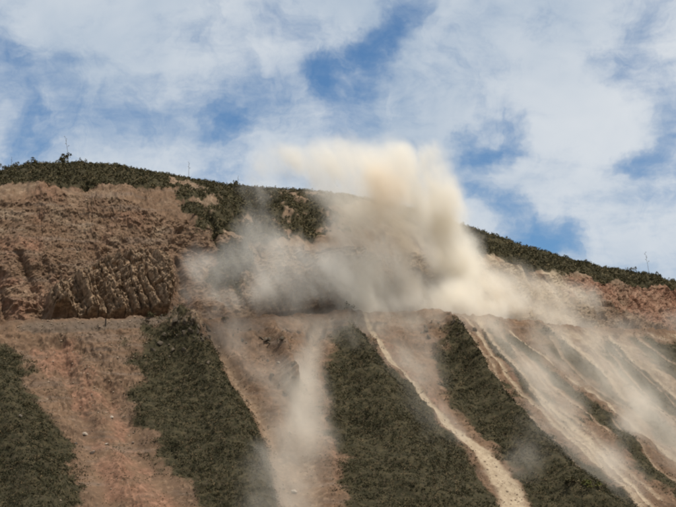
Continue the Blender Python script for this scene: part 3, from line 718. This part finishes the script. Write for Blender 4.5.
rock_group(-23.8, -30.8, 4.5, 6, 18, 0.95, 'lowest dark rocks in the middle gully, veiled in dust')
rock_group(71.0, -8.5, 4, 5, 10, 0.7, 'dark rocks under the wide bush on the right')
# rubble on the bare slopes: too small and too many to pick apart
dens = inview*((qc < -0.1)*(0.16*cell(rough_left)+0.04+0.7*cell(ch)*(sc_c > -20)+0.01*cell(ch)+0.5*(qc > -1.8))+(qc > 6.5)*(qc < 36)*0.05)*np.clip(1-vegc, 0, 1)
p, i, j = scatter(dens)
nb = 10
M = len(p); th = rng.random(M)*6.28; sz = (0.10+0.28*rng.random(M)**3)
ico = np.array([(1, 0, 0), (-1, 0, 0), (0, 1, 0), (0, -1, 0), (0, 0, 0.8), (0, 0, -0.8)], float)
off = ico[None]*sz[:, None, None]*(0.7+0.6*rng.random((M, 6, 1)))
rot = np.stack([np.stack([np.cos(th), -np.sin(th)], -1), np.stack([np.sin(th), np.cos(th)], -1)], -2)
off[..., :2] = np.einsum('mij,mkj->mki', rot, off[..., :2])
tri = np.array([(0, 2, 4), (2, 1, 4), (1, 3, 4), (3, 0, 4), (2, 0, 5), (1, 2, 5), (3, 1, 5), (0, 3, 5)])
m_rub, t, b = new_mat('rubble_stone')
geo = t.n('ShaderNodeNewGeometry')
t.link(t.mix(t.noise(geo.outputs['Position'], 0.7, 4, 0.6), (0.17, 0.125, 0.088), (0.36, 0.28, 0.20)), b.inputs['Base Color'])
me = mesh_np('rubble', (p[:, None]+off).reshape(-1, 3), (tri[None]+6*np.arange(M)[:, None, None]).reshape(-1, 3), m_rub)
tag(link('rubble', me), 'small loose stones scattered over the bare slope', kind='stuff')
print('rubble', M)

# dark post at the outer edge of the road
e = bpy.data.objects.new('marker_post', None); COL.objects.link(e)
p = at(-63.5, -2.4); e.location = [float(c) for c in p]; tag(e, 'dark upright post on the road edge below the outcrop', 'post')
m_post, t, b = new_mat('dark_post'); b.inputs['Base Color'].default_value = (0.035, 0.03, 0.026, 1)
vs, fs = tube([(0, 0, -0.4), (0, 0, 1.7), (0, 0, 1.78)], [0.16, 0.15, 0.1], 8)
link('shaft', mesh_np('shaft', vs, fs, m_post), parent=e)
vs, fs = tube([(0, 0, 1.45), (0, 0, 1.47), (0, 0, 1.68), (0, 0, 1.70)], [0.15, 0.2, 0.2, 0.15], 8)
link('band', mesh_np('band', vs, fs, m_post), parent=e)

# ------------------------------------------------------------------ dust
DUST = {
 'dust_cloud': [
  ((25.4, 507.7, 106.0), 5.4, (27.1, 521.9, 93.4), 7.2, 1.10),
  ((27.1, 521.9, 93.4), 7.2, (32.2, 535.9, 80.2), 7.9, 1.10),
  ((31.2, 537.1, 82.6), 9.1, (40.4, 534.3, 66.9), 6.2, 1.25),
  ((20.6, 504.0, 103.8), 6.4, (24.2, 507.4, 94.9), 7.0, 0.60),
  ((24.2, 505.1, 109.3), 3.5, (21.5, 505.3, 108.2), 3.8, 0.70),
  ((18.2, 513.1, 93.3), 10.9, (22.4, 519.5, 69.4), 9.8, 0.30),
  ((12.6, 502.6, 99.5), 9.6, (16.8, 512.0, 91.7), 9.2, 0.44),
  ((9.1, 501.9, 104.8), 6.4, (15.3, 503.7, 105.7), 5.4, 0.40),
  ((3.7, 496.7, 102.3), 6.9, (3.2, 498.4, 87.9), 7.4, 0.52),
  ((3.2, 498.4, 87.9), 6.9, (9.2, 515.9, 75.8), 9.2, 0.36),
  ((0.5, 492.8, 105.6), 3.7, (-1.6, 491.2, 101.2), 4.7, 0.44),
  ((7.2, 501.9, 92.6), 3.2, (15.6, 518.2, 78.1), 3.8, 0.85),
  ((1.9, 511.0, 77.0), 8.1, (5.9, 508.6, 67.4), 8.0, 0.60),
  ((9.1, 505.9, 79.7), 8.0, (16.9, 517.5, 71.9), 8.2, 0.30),
  ((-17.6, 473.6, 97.3), 6.0, (-3.4, 489.3, 100.8), 7.3, 0.48),
  ((-13.5, 478.0, 100.3), 3.6, (-9.3, 482.7, 100.8), 4.6, 0.42),
  ((-20.8, 470.6, 93.2), 5.0, (-15.9, 476.5, 91.7), 5.1, 0.20),
  ((1.8, 495.3, 98.6), 12.1, (19.4, 506.6, 100.3), 12.4, 0.14),
  ((25.3, 522.0, 68.1), 6.0, (47.9, 543.0, 68.0), 4.0, 1.15),
  ((3.2, 505.9, 66.0), 6.4, (32.6, 529.3, 70.7), 7.8, 0.65),
  ((37.6, 540.7, 76.6), 7.4, (51.2, 550.2, 72.0), 5.8, 0.85),
  ((-19.1, 473.3, 88.6), 5.0, (-20.0, 473.8, 78.5), 7.5, 0.11),
  ((-20.0, 473.8, 78.5), 8.5, (-22.6, 498.5, 69.3), 9.5, 0.15),
  ((-16.4, 493.6, 69.9), 9.4, (1.9, 502.8, 71.2), 10.1, 0.34),
  ((-14.7, 480.5, 75.7), 5.6, (-2.1, 494.4, 77.1), 5.7, 0.22),
  ((-27.6, 495.1, 66.2), 6.3, (-2.1, 506.2, 67.1), 6.4, 0.24),
  ((-38.7, 490.7, 65.0), 4.6, (-30.6, 493.6, 65.4), 6.2, 0.28),
  ((-38.8, 497.4, 73.1), 5.8, (-26.6, 466.8, 72.8), 7.4, 0.16),
 ],
 'dust_core': [
  ((13.1, 495.3, 94.8), 6.0, (10.5, 494.9, 97.4), 5.3, 1.00),
  ((15.8, 494.8, 97.9), 4.2, (17.9, 494.3, 101.0), 2.9, 0.50),
  ((9.6, 504.2, 94.3), 4.3, (9.1, 504.6, 87.9), 2.4, 0.70),
  ((14.6, 509.8, 91.3), 4.1, (17.4, 514.2, 81.0), 4.1, 0.80),
  ((17.4, 514.2, 81.0), 3.8, (22.3, 515.7, 71.1), 3.3, 0.70),
 ],
 'dust_cloud.001': [
  ((-5.6, 486.9, 56.0), 5.1, (-9.3, 467.3, 42.7), 5.9, 0.16),
  ((-8.9, 471.3, 45.6), 6.4, (-8.8, 444.6, 26.7), 8.8, 0.20),
  ((-8.9, 448.4, 29.3), 8.4, (-10.4, 417.1, 10.0), 9.9, 0.13),
  ((-18.7, 434.4, 21.6), 5.0, (-17.1, 413.7, 8.9), 5.6, 0.15),
  ((-28.2, 476.4, 53.6), 7.5, (-18.5, 464.9, 42.5), 6.8, 0.15),
  ((-24.8, 481.5, 56.7), 5.6, (-4.6, 490.9, 58.8), 5.2, 0.20),
  ((-11.7, 465.6, 41.4), 8.3, (-11.5, 458.9, 37.2), 8.1, 0.14),
  ((9.7, 500.1, 61.0), 3.9, (15.8, 487.6, 49.7), 3.3, 0.26),
  ((17.0, 485.7, 48.2), 3.3, (29.3, 461.4, 27.8), 2.9, 0.16),
  ((17.6, 499.3, 57.5), 7.9, (23.2, 483.1, 44.2), 6.6, 0.14),
  ((-2.1, 490.5, 57.7), 5.7, (3.1, 485.1, 52.0), 5.6, 0.12),
  ((1.8, 494.7, 60.9), 5.2, (41.8, 523.4, 63.3), 5.5, 0.30),
  ((12.1, 489.6, 52.5), 10.3, (21.9, 457.6, 27.5), 9.5, 0.05),
 ],
 'dust_cloud.002': [
  ((40.1, 536.6, 68.9), 5.6, (65.6, 562.2, 69.8), 5.9, 0.80),
  ((47.0, 550.9, 78.0), 8.1, (76.8, 579.2, 76.2), 6.1, 0.38),
  ((37.8, 543.8, 79.9), 8.0, (46.6, 546.5, 73.0), 5.8, 0.40),
  ((39.0, 523.3, 63.8), 2.5, (48.0, 503.9, 47.4), 2.4, 0.26),
  ((48.0, 503.9, 47.4), 4.2, (66.5, 471.4, 21.0), 3.9, 0.20),
  ((53.2, 528.6, 59.4), 2.8, (70.3, 514.3, 42.2), 2.4, 0.20),
  ((70.3, 514.3, 42.2), 2.4, (90.2, 493.7, 22.0), 2.3, 0.16),
  ((70.1, 563.8, 66.4), 7.7, (77.6, 526.8, 45.4), 7.2, 0.17),
  ((79.8, 559.5, 62.9), 10.0, (100.4, 546.5, 44.3), 12.0, 0.18),
  ((82.5, 523.5, 41.0), 5.5, (75.4, 499.5, 32.1), 5.7, 0.18),
  ((73.7, 498.8, 32.6), 5.2, (65.0, 464.2, 18.3), 4.8, 0.14),
  ((79.2, 503.9, 32.9), 13.1, (93.0, 495.1, 22.1), 13.9, 0.20),
  ((51.0, 473.7, 28.5), 9.4, (42.9, 454.5, 20.3), 7.5, 0.10),
  ((86.7, 585.4, 70.5), 6.1, (118.6, 624.2, 74.1), 7.2, 0.16),
  ((60.7, 533.7, 58.6), 11.2, (81.7, 518.7, 39.3), 12.4, 0.23),
  ((49.5, 481.9, 34.0), 9.0, (67.4, 461.0, 15.8), 9.6, 0.13),
  ((41.3, 517.3, 59.5), 7.6, (57.1, 493.2, 37.4), 9.3, 0.22),
 ],
}


def dust_material(name, color, k, aniso=0.0):
    m = bpy.data.materials.new(name); m.use_nodes = True; t = NT(m.node_tree); t.t.nodes.clear()
    v_ = t.n('ShaderNodeVolumePrincipled'); o = t.n('ShaderNodeOutputMaterial'); t.link(v_.outputs[0], o.inputs['Volume'])
    v_.inputs['Color'].default_value = (*color, 1); v_.inputs['Density'].default_value = k
    v_.inputs['Density Attribute'].default_value = 'density'; v_.inputs['Anisotropy'].default_value = aniso
    return m
def dust(name, caps, voxel, mat, label, seed, wob=(5.0, 1.6), contrast=(0.41, 0.60), low=0.04, comb=0.6, cutoff=0.022, gain=1.3):
    ng = bpy.data.node_groups.new(name, 'GeometryNodeTree')
    ng.interface.new_socket('Geometry', in_out='INPUT', socket_type='NodeSocketGeometry')
    ng.interface.new_socket('Geometry', in_out='OUTPUT', socket_type='NodeSocketGeometry')
    g = NT(ng); gout = g.n('NodeGroupOutput')
    pos = g.n('GeometryNodeInputPosition').outputs[0]
    def cnoise(vec, scale, detail):
        x = g.n('ShaderNodeTexNoise'); g.link(vec, x.inputs['Vector']); x.inputs['Scale'].default_value = scale; x.inputs['Detail'].default_value = detail
        return g.v('SUBTRACT', x.outputs['Color'], (0.5, 0.5, 0.5))
    sp = g.v('ADD', pos, (seed*31.0, seed*17.0, seed*7.0))
    q = g.v('ADD', pos, g.v('SCALE', cnoise(sp, 0.055, 1.0), scale=wob[0]*2))
    q = g.v('ADD', q, g.v('SCALE', cnoise(sp, 0.17, 5.0), scale=wob[1]*2))
    tot = None
    for A, ra, B, rb, wt in caps:
        ba = np.subtract(B, A); L2 = float(ba.dot(ba))
        pa = g.v('SUBTRACT', q, tuple(A))
        h = g.m('DIVIDE', g.v('DOT_PRODUCT', pa, tuple(float(c) for c in ba)), L2, clamp=True)
        dd = g.v('LENGTH', g.v('SUBTRACT', pa, g.v('SCALE', tuple(float(c) for c in ba), scale=h)))
        r_ = g.m('MULTIPLY_ADD', h, rb-ra, ra)
        x = g.m('SUBTRACT', 1.35, g.m('DIVIDE', dd, r_), clamp=True)
        x = g.m('MULTIPLY', g.m('MULTIPLY', x, x), wt)
        tot = x if tot is None else g.m('ADD', tot, x)
    fall = (0.48, -0.05, -0.87)                          # dust is combed along the way it falls
    st = g.v('SUBTRACT', sp, g.v('SCALE', fall, scale=g.m('MULTIPLY', g.v('DOT_PRODUCT', sp, fall), comb)))
    n1 = g.m('ADD', g.m('MULTIPLY', g.noise(st, 0.095, 7.0, 0.70, 0.5), 0.70), g.m('MULTIPLY', g.noise(st, 0.36, 4.0, 0.68, 0.5), 0.30))
    f = g.ramp(n1, contrast[0], contrast[1], low, 1.9, smooth=False)
    tot = g.m('MULTIPLY', g.m('SUBTRACT', g.m('MULTIPLY', tot, f), cutoff), gain)
    tot = g.m('MAXIMUM', tot, 0.0)
    lo = np.min([np.minimum(np.array(A)-1.5*ra, np.array(B)-1.5*rb) for A, ra, B, rb, _ in caps], 0)-3
    hi = np.max([np.maximum(np.array(A)+1.5*ra, np.array(B)+1.5*rb) for A, ra, B, rb, _ in caps], 0)+3
    vc = g.n('GeometryNodeVolumeCube'); g.link(tot, vc.inputs['Density'])
    vc.inputs['Min'].default_value = tuple(map(float, lo)); vc.inputs['Max'].default_value = tuple(map(float, hi))
    for ax, kx in enumerate('XYZ'): vc.inputs['Resolution '+kx].default_value = int(max(8, (hi[ax]-lo[ax])/voxel))
    sm = g.n('GeometryNodeSetMaterial'); g.link(vc.outputs[0], sm.inputs['Geometry']); sm.inputs['Material'].default_value = mat
    g.link(sm.outputs[0], gout.inputs[0])
    vol = bpy.data.volumes.new(name); vol.materials.append(mat)
    vol.render.step_size = 0.0
    o = link(name, vol); md = o.modifiers.new('dust', 'NODES'); md.node_group = ng
    tag(o, label, kind='stuff')
    print(name, 'grid', [int((hi[a]-lo[a])/voxel) for a in range(3)])
m_dust = dust_material('thick_dust', (0.991, 0.957, 0.890), 0.16)
m_veil = dust_material('thin_dust', (0.97, 0.910, 0.812), 0.15)
m_core = dust_material('brown_dust', (0.95, 0.88, 0.78), 0.19)
dust('dust_cloud', DUST['dust_cloud'], 0.46, m_dust, 'towering pale dust plume boiling up from the road over the crest', 1, (5.5, 3.2), cutoff=0.04)
dust('dust_cloud', DUST['dust_core'], 0.46, m_core, 'brown heart of the dust plume with a tail reaching down to the right', 4, (4.5, 3.4), low=0.25)
dust('dust_cloud', DUST['dust_cloud.001'], 0.6, m_veil, 'dust drifting down the middle gully below the road', 2, (3.0, 1.8), low=0.25, cutoff=0.015)
dust('dust_cloud', DUST['dust_cloud.002'], 0.62, m_veil, 'dust veil drifting over the streaked slope on the right', 3, (2.4, 1.6), low=0.15, comb=0.65, cutoff=0.02)
print('triangles', sum(sum(len(q.vertices)-2 for q in me.polygons) if len(me.polygons) < 5000 else len(me.loops)-2*len(me.polygons) for me in bpy.data.meshes))
